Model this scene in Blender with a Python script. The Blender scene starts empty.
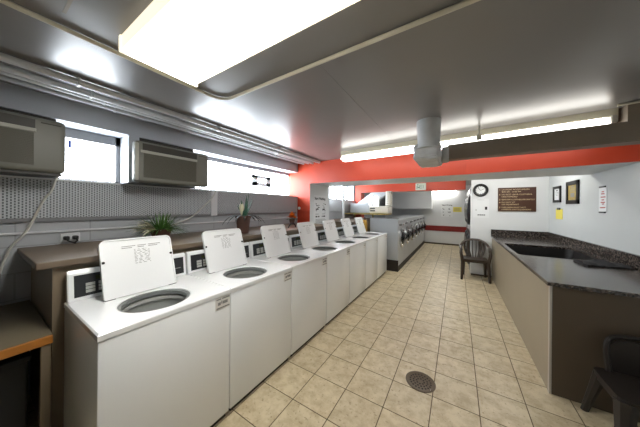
import bpy, bmesh, math, random
from mathutils import Vector, Matrix
random.seed(7)
S = bpy.context.scene
COL = S.collection
PI = math.pi

# ------------------------------------------------------------------ materials
def lin(c):
    c = c / 255.0
    return c / 12.92 if c <= 0.04045 else ((c + 0.055) / 1.055) ** 2.4
def rgb(r, g, b): return (lin(r), lin(g), lin(b), 1.0)

def mat(name, col, rough=0.5, metal=0.0, noise=0.0, nscale=8.0, bump=0.0, bscale=60.0, spec=0.5, emis=None, estr=0.0, coat=0.0):
    m = bpy.data.materials.new(name); m.use_nodes = True
    nt = m.node_tree; b = nt.nodes['Principled BSDF']
    b.inputs['Base Color'].default_value = col
    b.inputs['Roughness'].default_value = rough
    b.inputs['Metallic'].default_value = metal
    b.inputs['Specular IOR Level'].default_value = spec
    b.inputs['Coat Weight'].default_value = coat
    if emis:
        b.inputs['Emission Color'].default_value = emis
        b.inputs['Emission Strength'].default_value = estr
    tc = nt.nodes.new('ShaderNodeTexCoord')
    if noise > 0:
        n = nt.nodes.new('ShaderNodeTexNoise'); n.inputs['Scale'].default_value = nscale; n.inputs['Detail'].default_value = 5
        nt.links.new(tc.outputs['Object'], n.inputs['Vector'])
        mx = nt.nodes.new('ShaderNodeMix'); mx.data_type = 'RGBA'; mx.blend_type = 'MULTIPLY'
        mx.inputs[0].default_value = noise
        mx.inputs[6].default_value = col
        rp = nt.nodes.new('ShaderNodeValToRGB')
        rp.color_ramp.elements[0].position = .3; rp.color_ramp.elements[0].color = (.35, .35, .35, 1)
        rp.color_ramp.elements[1].position = .65
        nt.links.new(n.outputs['Fac'], rp.inputs['Fac']); nt.links.new(rp.outputs['Color'], mx.inputs[7])
        nt.links.new(mx.outputs[2], b.inputs['Base Color'])
    if bump > 0:
        n2 = nt.nodes.new('ShaderNodeTexNoise'); n2.inputs['Scale'].default_value = bscale; n2.inputs['Detail'].default_value = 4
        nt.links.new(tc.outputs['Object'], n2.inputs['Vector'])
        bp = nt.nodes.new('ShaderNodeBump'); bp.inputs['Strength'].default_value = bump; bp.inputs['Distance'].default_value = 0.01
        nt.links.new(n2.outputs['Fac'], bp.inputs['Height']); nt.links.new(bp.outputs['Normal'], b.inputs['Normal'])
    return m

def M_(nt, op, a, b=None, c=None):
    n = nt.nodes.new('ShaderNodeMath'); n.operation = op
    for i, v in enumerate((a, b, c)):
        if v is None: continue
        if isinstance(v, (int, float)): n.inputs[i].default_value = v
        else: nt.links.new(v, n.inputs[i])
    return n.outputs[0]

def floor_mat():
    m = bpy.data.materials.new('cream_floor_tile'); m.use_nodes = True
    nt = m.node_tree; b = nt.nodes['Principled BSDF']
    g = nt.nodes.new('ShaderNodeNewGeometry'); sp = nt.nodes.new('ShaderNodeSeparateXYZ')
    nt.links.new(g.outputs['Position'], sp.inputs[0])
    tx = M_(nt, 'ADD', M_(nt, 'DIVIDE', sp.outputs[0], .305), 4.51)
    ty = M_(nt, 'SUBTRACT', M_(nt, 'DIVIDE', sp.outputs[1], .305), 4.4196)
    def edge(t):
        f = M_(nt, 'FRACT', t)
        return M_(nt, 'MINIMUM', f, M_(nt, 'SUBTRACT', 1.0, f))
    e = M_(nt, 'MINIMUM', edge(tx), edge(ty))
    grout = M_(nt, 'LESS_THAN', e, .0105)
    cb = nt.nodes.new('ShaderNodeCombineXYZ')
    nt.links.new(M_(nt, 'FLOOR', tx), cb.inputs[0]); nt.links.new(M_(nt, 'FLOOR', ty), cb.inputs[1])
    wn = nt.nodes.new('ShaderNodeTexWhiteNoise'); wn.noise_dimensions = '2D'; nt.links.new(cb.outputs[0], wn.inputs['Vector'])
    off = nt.nodes.new('ShaderNodeVectorMath'); off.operation = 'MULTIPLY_ADD'
    nt.links.new(wn.outputs['Color'], off.inputs[0]); off.inputs[1].default_value = (9, 9, 9); nt.links.new(g.outputs['Position'], off.inputs[2])
    n1 = nt.nodes.new('ShaderNodeTexNoise'); n1.inputs['Scale'].default_value = 11; n1.inputs['Detail'].default_value = 8; n1.inputs['Roughness'].default_value = .65
    nt.links.new(off.outputs[0], n1.inputs['Vector'])
    r1 = nt.nodes.new('ShaderNodeValToRGB')
    r1.color_ramp.elements[0].position = .33; r1.color_ramp.elements[0].color = rgb(186, 168, 132)
    r1.color_ramp.elements[1].position = .60; r1.color_ramp.elements[1].color = rgb(216, 202, 170)
    nt.links.new(n1.outputs['Fac'], r1.inputs['Fac'])
    n2 = nt.nodes.new('ShaderNodeTexNoise'); n2.inputs['Scale'].default_value = 48; n2.inputs['Detail'].default_value = 4
    nt.links.new(off.outputs[0], n2.inputs['Vector'])
    spot = nt.nodes.new('ShaderNodeMapRange'); spot.inputs['From Min'].default_value = .60; spot.inputs['From Max'].default_value = .70
    nt.links.new(n2.outputs['Fac'], spot.inputs['Value'])
    mx = nt.nodes.new('ShaderNodeMix'); mx.data_type = 'RGBA'; nt.links.new(M_(nt, 'MULTIPLY', spot.outputs[0], .55), mx.inputs[0])
    nt.links.new(r1.outputs['Color'], mx.inputs[6]); mx.inputs[7].default_value = rgb(140, 118, 84)
    vv = nt.nodes.new('ShaderNodeMix'); vv.data_type = 'RGBA'; vv.blend_type = 'MULTIPLY'; vv.inputs[0].default_value = 1
    nt.links.new(mx.outputs[2], vv.inputs[6])
    tone = M_(nt, 'ADD', M_(nt, 'MULTIPLY', wn.outputs['Value'], .10), .90)
    cc = nt.nodes.new('ShaderNodeCombineColor')
    for i in range(3): nt.links.new(tone, cc.inputs[i])
    nt.links.new(cc.outputs[0], vv.inputs[7])
    m2 = nt.nodes.new('ShaderNodeMix'); m2.data_type = 'RGBA'; nt.links.new(grout, m2.inputs[0])
    nt.links.new(vv.outputs[2], m2.inputs[6]); m2.inputs[7].default_value = rgb(92, 78, 56)
    nt.links.new(m2.outputs[2], b.inputs['Base Color'])
    nt.links.new(M_(nt, 'ADD', M_(nt, 'MULTIPLY', grout, .4), .38), b.inputs['Roughness'])
    bp = nt.nodes.new('ShaderNodeBump'); bp.inputs['Strength'].default_value = .25; bp.inputs['Distance'].default_value = .004
    nt.links.new(M_(nt, 'SUBTRACT', n1.outputs['Fac'], grout), bp.inputs['Height']); nt.links.new(bp.outputs['Normal'], b.inputs['Normal'])
    return m

def perforated_mat():
    m = bpy.data.materials.new('perforated_grey_metal'); m.use_nodes = True
    nt = m.node_tree; b = nt.nodes['Principled BSDF']
    g = nt.nodes.new('ShaderNodeNewGeometry'); sp = nt.nodes.new('ShaderNodeSeparateXYZ'); nt.links.new(g.outputs['Position'], sp.inputs[0])
    u = M_(nt, 'DIVIDE', sp.outputs[1], .017); v = M_(nt, 'DIVIDE', sp.outputs[2], .021)
    odd = M_(nt, 'MODULO', M_(nt, 'FLOOR', u), 2.0)
    v2 = M_(nt, 'ADD', v, M_(nt, 'MULTIPLY', M_(nt, 'ABSOLUTE', odd), .5))
    fu = M_(nt, 'ABSOLUTE', M_(nt, 'SUBTRACT', M_(nt, 'FRACT', u), .5)); fv = M_(nt, 'ABSOLUTE', M_(nt, 'SUBTRACT', M_(nt, 'FRACT', v2), .5))
    hole = M_(nt, 'MULTIPLY', M_(nt, 'LESS_THAN', fu, .24), M_(nt, 'LESS_THAN', fv, .33))
    mx = nt.nodes.new('ShaderNodeMix'); mx.data_type = 'RGBA'; nt.links.new(hole, mx.inputs[0])
    mx.inputs[6].default_value = rgb(188, 193, 197); mx.inputs[7].default_value = rgb(92, 96, 100)
    nt.links.new(mx.outputs[2], b.inputs['Base Color']); b.inputs['Roughness'].default_value = .5
    bp = nt.nodes.new('ShaderNodeBump'); bp.inputs['Strength'].default_value = .4; bp.inputs['Distance'].default_value = .004; bp.invert = True
    nt.links.new(hole, bp.inputs['Height']); nt.links.new(bp.outputs['Normal'], b.inputs['Normal'])
    return m

def block_mat():
    m = bpy.data.materials.new('painted_block_wall'); m.use_nodes = True
    nt = m.node_tree; b = nt.nodes['Principled BSDF']
    g = nt.nodes.new('ShaderNodeNewGeometry'); sp = nt.nodes.new('ShaderNodeSeparateXYZ'); nt.links.new(g.outputs['Position'], sp.inputs[0])
    cb = nt.nodes.new('ShaderNodeCombineXYZ'); nt.links.new(sp.outputs[1], cb.inputs[0]); nt.links.new(M_(nt, 'ADD', sp.outputs[2], .03), cb.inputs[1])
    br = nt.nodes.new('ShaderNodeTexBrick'); nt.links.new(cb.outputs[0], br.inputs['Vector'])
    br.inputs['Color1'].default_value = rgb(176, 180, 184); br.inputs['Color2'].default_value = rgb(172, 176, 180); br.inputs['Mortar'].default_value = rgb(156, 159, 162)
    br.inputs['Scale'].default_value = 1; br.inputs['Mortar Size'].default_value = .005; br.inputs['Brick Width'].default_value = .4; br.inputs['Row Height'].default_value = .2
    nt.links.new(br.outputs['Color'], b.inputs['Base Color']); b.inputs['Roughness'].default_value = .5
    bp = nt.nodes.new('ShaderNodeBump'); bp.inputs['Strength'].default_value = .5; bp.inputs['Distance'].default_value = .005; bp.invert = True
    nt.links.new(br.outputs['Fac'], bp.inputs['Height']); nt.links.new(bp.outputs['Normal'], b.inputs['Normal'])
    return m

def granite_mat():
    m = bpy.data.materials.new('dark_polished_granite'); m.use_nodes = True
    nt = m.node_tree; b = nt.nodes['Principled BSDF']; tc = nt.nodes.new('ShaderNodeTexCoord')
    v = nt.nodes.new('ShaderNodeTexVoronoi'); v.inputs['Scale'].default_value = 75; nt.links.new(tc.outputs['Object'], v.inputs['Vector'])
    r = nt.nodes.new('ShaderNodeValToRGB')
    r.color_ramp.elements[0].position = .0; r.color_ramp.elements[0].color = rgb(33, 30, 29)
    r.color_ramp.elements[1].position = 1.0; r.color_ramp.elements[1].color = rgb(112, 102, 94)
    e = r.color_ramp.elements.new(.55); e.color = rgb(54, 48, 44)
    sx = nt.nodes.new('ShaderNodeSeparateColor'); nt.links.new(v.outputs['Color'], sx.inputs[0]); nt.links.new(sx.outputs[0], r.inputs['Fac'])
    nt.links.new(r.outputs['Color'], b.inputs['Base Color']); b.inputs['Roughness'].default_value = .2; b.inputs['IOR'].default_value = 1.65
    return m

MAT = dict(
    floor=floor_mat(), perf=perforated_mat(), block=block_mat(), granite=granite_mat(),
    ceiling=mat('ceiling_paint', rgb(130, 127, 125), .28, noise=.10, nscale=1.5, bump=.12, bscale=4),
    greywall=mat('grey_wall_paint', rgb(188, 192, 198), .45, noise=.08, nscale=3),
    whitewall=mat('white_wall_paint', rgb(222, 224, 224), .5, noise=.05, nscale=3),
    bluewall=mat('pale_blue_grey_paint', rgb(200, 204, 203), .45, noise=.05, nscale=2),
    red=mat('red_wall_paint', rgb(204, 72, 44), .42, noise=.08, nscale=4),
    darkred=mat('dark_red_rail', rgb(138, 34, 28), .4, noise=.15, nscale=6),
    enamel=mat('white_enamel', rgb(234, 236, 236), .22, coat=.3),
    lidwhite=mat('lid_white', rgb(234, 236, 236), .32),
    washtag=mat('tag_paper', rgb(214, 212, 206), .6),
    ink=mat('grey_ink', rgb(136, 136, 134), .7),
    faint=mat('pale_ink', rgb(182, 182, 178), .7),
    blackink=mat('black_ink', rgb(36, 36, 38), .6),
    consoleblack=mat('console_black', rgb(34, 36, 38), .35),
    lcd=mat('display_green', rgb(62, 66, 44), .2),
    button=mat('button_grey', rgb(176, 178, 172), .5),
    tub=mat('tub_steel', rgb(182, 184, 180), .35, metal=.2),
    tubring=mat('tub_ring', rgb(104, 108, 106), .4),
    toe=mat('dark_toe', rgb(46, 40, 34), .7),
    taupe=mat('taupe_laminate', rgb(124, 110, 90), .5, noise=.12, nscale=5),
    ledge=mat('brown_ledge', rgb(110, 95, 78), .5, noise=.15, nscale=6),
    tabletop=mat('grey_brown_tabletop', rgb(112, 102, 82), .5, noise=.12, nscale=5),
    woodedge=mat('orange_wood_edge', rgb(176, 112, 42), .45, noise=.35, nscale=14),
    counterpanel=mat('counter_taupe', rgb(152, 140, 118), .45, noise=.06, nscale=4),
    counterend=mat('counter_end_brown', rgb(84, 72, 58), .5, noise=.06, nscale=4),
    alu=mat('pale_metal_trim', rgb(186, 182, 174), .35, metal=.3),
    acbody=mat('ac_plastic', rgb(112, 112, 103), .45),
    acbezel=mat('ac_bezel', rgb(170, 170, 160), .45),
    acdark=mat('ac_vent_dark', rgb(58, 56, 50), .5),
    acgrille=mat('ac_grille', rgb(90, 88, 77), .55),
    frame=mat('window_frame_grey', rgb(128, 128, 130), .4, metal=.2),
    sky=mat('daylit_pane', rgb(240, 244, 250), .15, emis=(0.86, .93, 1, 1), estr=14.0),
    tubelight=mat('light_diffuser', rgb(250, 246, 230), .4, emis=(1.0, .985, .95, 1), estr=19.0),
    tubelight2=mat('far_light_diffuser', rgb(250, 250, 244), .4, emis=(1.0, .98, .94, 1), estr=5.0),
    tubelight3=mat('back_room_diffuser', rgb(250, 250, 244), .4, emis=(1.0, .98, .95, 1), estr=18.0),
    lampedge=mat('lamp_edge', rgb(240, 230, 200), .4, emis=(1.0, .92, .74, 1), estr=.9),
    fixture=mat('fixture_cream', rgb(206, 200, 178), .45),
    pipe=mat('painted_pipe', rgb(210, 212, 214), .3, noise=.1, nscale=10),
    conduit=mat('cream_conduit', rgb(198, 192, 174), .4),
    ductgrey=mat('duct_wrap_grey', rgb(208, 210, 212), .6, noise=.25, nscale=9, bump=.7, bscale=10),
    ductbrown=mat('duct_brown', rgb(134, 122, 108), .5, noise=.15, nscale=5),
    steel=mat('brushed_steel', rgb(190, 193, 196), .35, metal=.4, noise=.08, nscale=6),
    endpanel=mat('steel_side_panel', rgb(186, 191, 196), .4, metal=.2),
    chrome=mat('chrome', rgb(206, 206, 206), .15, metal=1.0),
    darkglass=mat('dark_door_glass', rgb(26, 28, 34), .08),
    rubber=mat('black_rubber', rgb(24, 24, 24), .6),
    chair=mat('brown_resin', rgb(58, 47, 38), .36),
    chairdark=mat('dark_brown_plastic', rgb(38, 32, 28), .45),
    black=mat('black_plastic', rgb(22, 22, 22), .4),
    paper=mat('white_paper', rgb(228, 230, 230), .7),
    yellow=mat('yellow_paper', rgb(230, 214, 92), .7),
    tan=mat('gold_print', rgb(170, 150, 84), .6, noise=.5, nscale=25),
    signbrown=mat('brown_sign', rgb(70, 40, 22), .45),
    cream=mat('cream_letters', rgb(212, 190, 150), .6),
    redink=mat('red_ink', rgb(178, 60, 60), .7),
    greenink=mat('green_ink', rgb(110, 134, 116), .7),
    signpale=mat('pale_sign', rgb(206, 214, 200), .5),
    leaf=mat('grass_green', rgb(70, 112, 46), .5, noise=.4, nscale=20),
    leaf2=mat('blue_green_leaf', rgb(72, 118, 96), .5, noise=.3, nscale=20),
    darkleaf=mat('dark_leaf', rgb(44, 52, 44), .55),
    bud=mat('cream_bud', rgb(214, 210, 180), .6),
    orange=mat('orange_petals', rgb(240, 132, 40), .6),
    potbrown=mat('brown_pot', rgb(92, 66, 56), .5, noise=.15, nscale=12),
    soil=mat('soil', rgb(50, 40, 32), .9),
    brass=mat('brass', rgb(190, 148, 72), .3, metal=.8),
    cable=mat('pale_cable', rgb(196, 196, 188), .5),
    binmat=mat('dark_grey_bin', rgb(58, 60, 62), .5),
    cloth=mat('black_cloth', rgb(26, 25, 28), .85, bump=.4, bscale=40),
    drain=mat('drain_iron', rgb(96, 84, 66), .5, metal=.3),
    draindark=mat('drain_slot', rgb(36, 31, 25), .7),
    appliance=mat('beige_appliance', rgb(204, 200, 188), .45),
    rear=mat('rear_wall_paint', rgb(120, 118, 114), .6),
    brownmirror=mat('dark_basin_lining', rgb(26, 23, 22), .5),
    blue=mat('blue_tape', rgb(60, 80, 160), .6),
)

# ------------------------------------------------------------------ mesh helpers
def NB(): return bmesh.new()
def box(bm, x0, x1, y0, y1, z0, z1, bev=0.0, seg=2):
    r = bmesh.ops.create_cube(bm, size=1)
    vs = r['verts']
    for v in vs:
        v.co.x = x0 + (v.co.x + .5) * (x1 - x0); v.co.y = y0 + (v.co.y + .5) * (y1 - y0); v.co.z = z0 + (v.co.z + .5) * (z1 - z0)
    if bev > 0:
        es = list({e for v in vs for e in v.link_edges})
        bmesh.ops.bevel(bm, geom=es, offset=bev, segments=seg, profile=.5, affect='EDGES')
    return bm
def prism(bm, pts, axis, a0, a1):
    """extrude a 2-D outline along an axis: pts in the other two axes' order"""
    def mk(p, a):
        if axis == 0: return (a, p[0], p[1])
        if axis == 1: return (p[0], a, p[1])
        return (p[0], p[1], a)
    A = [bm.verts.new(mk(p, a0)) for p in pts]; B = [bm.verts.new(mk(p, a1)) for p in pts]
    n = len(pts)
    bm.faces.new(A); bm.faces.new(list(reversed(B)))
    for i in range(n): bm.faces.new((A[i], B[i], B[(i + 1) % n], A[(i + 1) % n]))
    bmesh.ops.recalc_face_normals(bm, faces=bm.faces[:])
    return bm
def rrect(x0, x1, y0, y1, r, n=6):
    if not isinstance(r, (list, tuple)): r = [r] * 4
    pts = []
    for (cx, cy, a0, rr) in ((x1 - r[0], y0 + r[0], -90, r[0]), (x1 - r[1], y1 - r[1], 0, r[1]), (x0 + r[2], y1 - r[2], 90, r[2]), (x0 + r[3], y0 + r[3], 180, r[3])):
        if rr < 1e-5: pts.append((cx, cy)); continue
        for i in range(n + 1):
            a = math.radians(a0 + 90 * i / n); pts.append((cx + rr * math.cos(a), cy + rr * math.sin(a)))
    return pts
def lathe(bm, prof, c=(0, 0, 0), n=24, axis='z', cap=True):
    rings = []
    for (r, h) in prof:
        ring = []
        for i in range(n):
            a = 2 * PI * i / n; u, v = r * math.cos(a), r * math.sin(a)
            p = (u, v, h) if axis == 'z' else ((h, u, v) if axis == 'x' else (u, h, v))
            ring.append(bm.verts.new((p[0] + c[0], p[1] + c[1], p[2] + c[2])))
        rings.append(ring)
    for a, b in zip(rings, rings[1:]):
        for i in range(n): bm.faces.new((a[i], a[(i + 1) % n], b[(i + 1) % n], b[i]))
    if cap: bm.faces.new(rings[0]); bm.faces.new(rings[-1])
    bmesh.ops.recalc_face_normals(bm, faces=bm.faces[:])
    return bm
def tube(bm, pts, r, n=10, closed=False, squash=None):
    pts = [Vector(p) for p in pts]; m = len(pts); rings = []
    up = None
    for i, p in enumerate(pts):
        if closed: d = pts[(i + 1) % m] - pts[i - 1]
        else: d = pts[min(i + 1, m - 1)] - pts[max(i - 1, 0)]
        d.normalize()
        if up is None:
            up = Vector((0, 0, 1)) if abs(d.z) < .9 else Vector((1, 0, 0))
        s = d.cross(up); s.normalize(); up = s.cross(d); up.normalize()
        rr = r[i] if isinstance(r, (list, tuple)) else r
        ring = []
        for k in range(n):
            a = 2 * PI * k / n
            ring.append(bm.verts.new(p + s * (rr * math.cos(a)) + up * (rr * math.sin(a) * (squash or 1))))
        rings.append(ring)
    prs = list(zip(rings, rings[1:]))
    if closed: prs.append((rings[-1], rings[0]))
    for a, b in prs:
        for k in range(n): bm.faces.new((a[k], a[(k + 1) % n], b[(k + 1) % n], b[k]))
    if not closed: bm.faces.new(rings[0]); bm.faces.new(list(reversed(rings[-1])))
    bmesh.ops.recalc_face_normals(bm, faces=bm.faces[:])
    return bm
def spline(pts, n=8):
    P = [Vector(p) for p in pts]; P = [P[0]] + P + [P[-1]]; out = []
    for i in range(1, len(P) - 2):
        a, b, c, d = P[i - 1], P[i], P[i + 1], P[i + 2]
        for k in range(n):
            t = k / n
            out.append(.5 * ((2 * b) + (c - a) * t + (2 * a - 5 * b + 4 * c - d) * t * t + (3 * b - a - 3 * c + d) * t ** 3))
    out.append(P[-2]); return out
def blade(bm, base, dirv, length, width, droop, n=6):
    """a bent leaf strip with thickness-free double sided surface"""
    d = Vector(dirv).normalized(); side = d.cross(Vector((0, 0, 1)))
    if side.length < .05: side = Vector((1, 0, 0))
    side.normalize(); prev = None; p = Vector(base)
    for i in range(n + 1):
        t = i / n; w = width * (1 - t) ** .6 * (0.7 + .6 * min(t * 3, .5))
        mid = p + Vector((0, 0, -width * .12))
        cur = (bm.verts.new(p - side * w / 2), bm.verts.new(mid), bm.verts.new(p + side * w / 2))
        if prev:
            bm.faces.new((prev[0], prev[1], cur[1], cur[0])); bm.faces.new((prev[1], prev[2], cur[2], cur[1]))
        prev = cur
        d = (d + Vector((0, 0, -droop / n))).normalized(); p = p + d * (length / n)

OFF = {}
def finish(me, m):
    ms = m if isinstance(m, (list, tuple)) else [m]
    for k in ms: me.materials.append(MAT[k])
def obj(name, bm, m, parent=None, smooth=False, pick=None):
    """one mesh object; vertices are given in world space and moved to the parent's frame"""
    o0 = OFF.get(parent.name, Vector((0, 0, 0))) if parent else Vector((0, 0, 0))
    bmesh.ops.remove_doubles(bm, verts=bm.verts[:], dist=1e-6)
    if o0.length: bmesh.ops.translate(bm, verts=bm.verts[:], vec=-o0)
    if pick:
        for f in bm.faces: f.material_index = pick(f)
    if smooth:
        for f in bm.faces: f.smooth = True
    me = bpy.data.meshes.new(name); bm.to_mesh(me); bm.free(); finish(me, m)
    if smooth:
        try: me.set_sharp_from_angle(angle=math.radians(40))
        except Exception: pass
    o = bpy.data.objects.new(name, me); COL.objects.link(o)
    if parent: o.parent = parent
    OFF[o.name] = o0.copy()
    return o
def thing(name, label, cat, loc, group=None):
    o = bpy.data.objects.new(name, None); COL.objects.link(o); o.empty_display_size = .1
    o.location = loc; o['label'] = label; o['category'] = cat
    if group: o['group'] = group
    OFF[o.name] = Vector(loc); return o
def solo(name, bm, m, label, cat, group=None, smooth=False, pick=None, kind=None):
    xs = [v.co for v in bm.verts]
    lo = Vector((min(v.x for v in xs), min(v.y for v in xs), min(v.z for v in xs))); hi = Vector((max(v.x for v in xs), max(v.y for v in xs), 0))
    loc = Vector(((lo.x + hi.x) / 2, (lo.y + hi.y) / 2, lo.z))
    bmesh.ops.translate(bm, verts=bm.verts[:], vec=-loc)
    o = obj(name, bm, m, None, smooth, pick); o.location = loc; OFF[o.name] = loc
    o['label'] = label; o['category'] = cat
    if group: o['group'] = group
    if kind: o['kind'] = kind
    return o
def struct(name, bm, m, pick=None, smooth=False, parent=None):
    o = obj(name, bm, m, parent, smooth, pick)
    if not parent: o['kind'] = 'structure'
    return o
def dup(root, loc, label=None, group=None):
    def rec(o, p):
        c = o.copy(); COL.objects.link(c)
        if p: c.parent = p
        for ch in [k for k in o.children]: rec(ch, c)
        return c
    r = rec(root, None); r.location = loc
    if label: r['label'] = label
    if group: r['group'] = group
    return r
def text_bm(s, size, origin, right, up, thick=.0015, align='LEFT', bold=0.0, maxw=None):
    cu = bpy.data.curves.new('lettering', 'FONT'); cu.body = s; cu.size = size; cu.extrude = thick; cu.align_x = align; cu.offset = bold; cu.resolution_u = 2
    ob = bpy.data.objects.new('lettering', cu); COL.objects.link(ob)
    dg = bpy.context.evaluated_depsgraph_get(); me = bpy.data.meshes.new_from_object(ob.evaluated_get(dg))
    bpy.data.objects.remove(ob); bpy.data.curves.remove(cu)
    bm = NB(); bm.from_mesh(me); bpy.data.meshes.remove(me)
    if maxw:
        w = max(v.co.x for v in bm.verts) - min(v.co.x for v in bm.verts)
        if w > maxw:
            for v in bm.verts: v.co.x *= maxw / w
    R = Vector(right); U = Vector(up); N = R.cross(U); O = Vector(origin)
    for v in bm.verts: v.co = O + R * v.co.x + U * v.co.y + N * v.co.z
    return bm
def merge(bm, other):
    me = bpy.data.meshes.new('tmp'); other.to_mesh(me); other.free(); bm.from_mesh(me); bpy.data.meshes.remove(me); return bm
X, Y, Z = (1, 0, 0), (0, 1, 0), (0, 0, 1)

# ------------------------------------------------------------------ dimensions
CEIL = 2.385
XL = -2.83        # inside face of the window wall
XR = 1.52         # right wall
YB = 6.0          # wall with the clock
YF = 10.3         # far wall
YA, YA2 = 3.64, 4.45   # front header
ZH = 1.958
def ya(x): return 3.66 - 0.22 * max(0.0, (x - 0.1) / 1.42) if x > .1 else 3.66

# ------------------------------------------------------------------ room shell
b = NB(); box(b, -3.3, 3.2, -2.6, 10.6, -.1, 0); struct('floor', b, 'floor')
b = NB(); box(b, -3.3, 3.2, -2.6, 10.6, CEIL, CEIL + .1); struct('ceiling', b, 'ceiling')
# window wall: lower block wall, soffit above the window band, piers
b = NB()
box(b, -3.3, XL, -2.6, 10.4, 0, 1.70)
struct('wall_left', b, 'block')
b = NB(); box(b, -3.3, XL, -2.6, 10.4, 2.205, CEIL); struct('wall_left_soffit', b, 'greywall')
b = NB()
for (y0, y1) in ((-2.6, -.45), (.872, .96), (6.60, 10.4)): box(b, -3.3, XL, y0, y1, 1.70, 2.205)
struct('wall_left_pier', b, 'greywall')
def window(n, y0, y1, z0, z1, x=-3.09, bars=(), head=.02):
    f = NB(); t = .035
    box(f, x - .03, x + .03, y0, y1, z0, z0 + t); box(f, x - .03, x + .03, y0, y1, z1 - t - head, z1)
    box(f, x - .03, x + .03, y0, y0 + t, z0, z1); box(f, x - .03, x + .03, y1 - t, y1, z0, z1)
    for yb in bars: box(f, x - .025, x + .025, yb - .015, yb + .015, z0, z1)
    w = struct('window_%d' % n, f, 'frame')
    p = NB(); box(p, x - .012, x - .004, y0 + t * .5, y1 - t * .5, z0 + t * .5, z1 - t * .5)
    struct('pane', p, 'sky', parent=w); return w
window(1, -.45, .872, 1.70, 2.205, head=.055)
w2 = window(2, .96, 3.70, 1.70, 2.205)
v = NB(); yv0, yv1, zv0, zv1 = 2.66, 3.10, 1.86, 2.05
box(v, -3.075, -3.045, yv0, yv1, zv0, zv0 + .065); box(v, -3.075, -3.045, yv0, yv1, zv1 - .055, zv1)
box(v, -3.075, -3.045, yv0, yv0 + .11, zv0, zv1); box(v, -3.075, -3.045, yv1 - .11, yv1, zv0, zv1)
struct('vent_frame', v, 'paper', parent=w2)
window(3, 4.45, 6.60, 1.70, 2.205, bars=(5.9,))
# header wall with the opening: red towards the camera, white inside the opening
b = NB()
prism(b, [(-3.3, 3.66), (.1, 3.66), (XR, 3.44), (XR, YA2), (-3.3, YA2)], 2, ZH, CEIL)
prism(b, [(-3.05, 3.66), (-2.515, 3.66), (-2.515, YA2), (-3.05, YA2)], 2, 0, ZH)
struct('wall_partition', b, ['red', 'whitewall'], pick=lambda f: 0 if f.normal.y < -.5 else 1)
# right-hand walls
b = NB(); box(b, XR, XR + .15, -2.6, YB + .1, 0, CEIL); struct('wall_right', b, 'bluewall')
b = NB(); box(b, .27, XR + .1, YB, YB + .12, 0, CEIL); struct('wall_back', b, 'whitewall')
b = NB(); box(b, 1.1, 1.2, YB + .12, 10.4, 0, CEIL); struct('wall_dryer_side', b, 'whitewall')
b = NB(); box(b, -3.3, 3.2, YF, YF + .15, 0, CEIL); struct('wall_far', b, 'whitewall')
b = NB(); box(b, -3.3, 3.2, -2.6, -2.5, 0, CEIL); struct('wall_rear', b, 'rear')
# second red header deeper in
b = NB()
box(b, -2.8, .18, 6.65, 6.95, 1.955, CEIL); box(b, -2.82, -2.6, 6.65, 6.95, 0, 1.955)
struct('wall_middle', b, ['red', 'whitewall'], pick=lambda f: 0 if f.normal.y < -.5 or f.normal.x > .5 else 1)
# thin seams of the ceiling boards
b = NB(); box(b, -.742, -.739, 1.14, 3.5, CEIL - .0015, CEIL + .01); struct('trim_1', b, 'ceiling')
b = NB(); box(b, -1.56, -.2, .233, .245, CEIL - .002, CEIL + .01); struct('trim_2', b, 'ductbrown')
b = NB(); box(b, .27, .64, YB - .012, YB, 0, .035); struct('baseboard_back', b, 'counterend')
b = NB(); box(b, -1.25, .2, YF - .012, YF, 0, .06); struct('baseboard_far', b, 'counterend')

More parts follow.
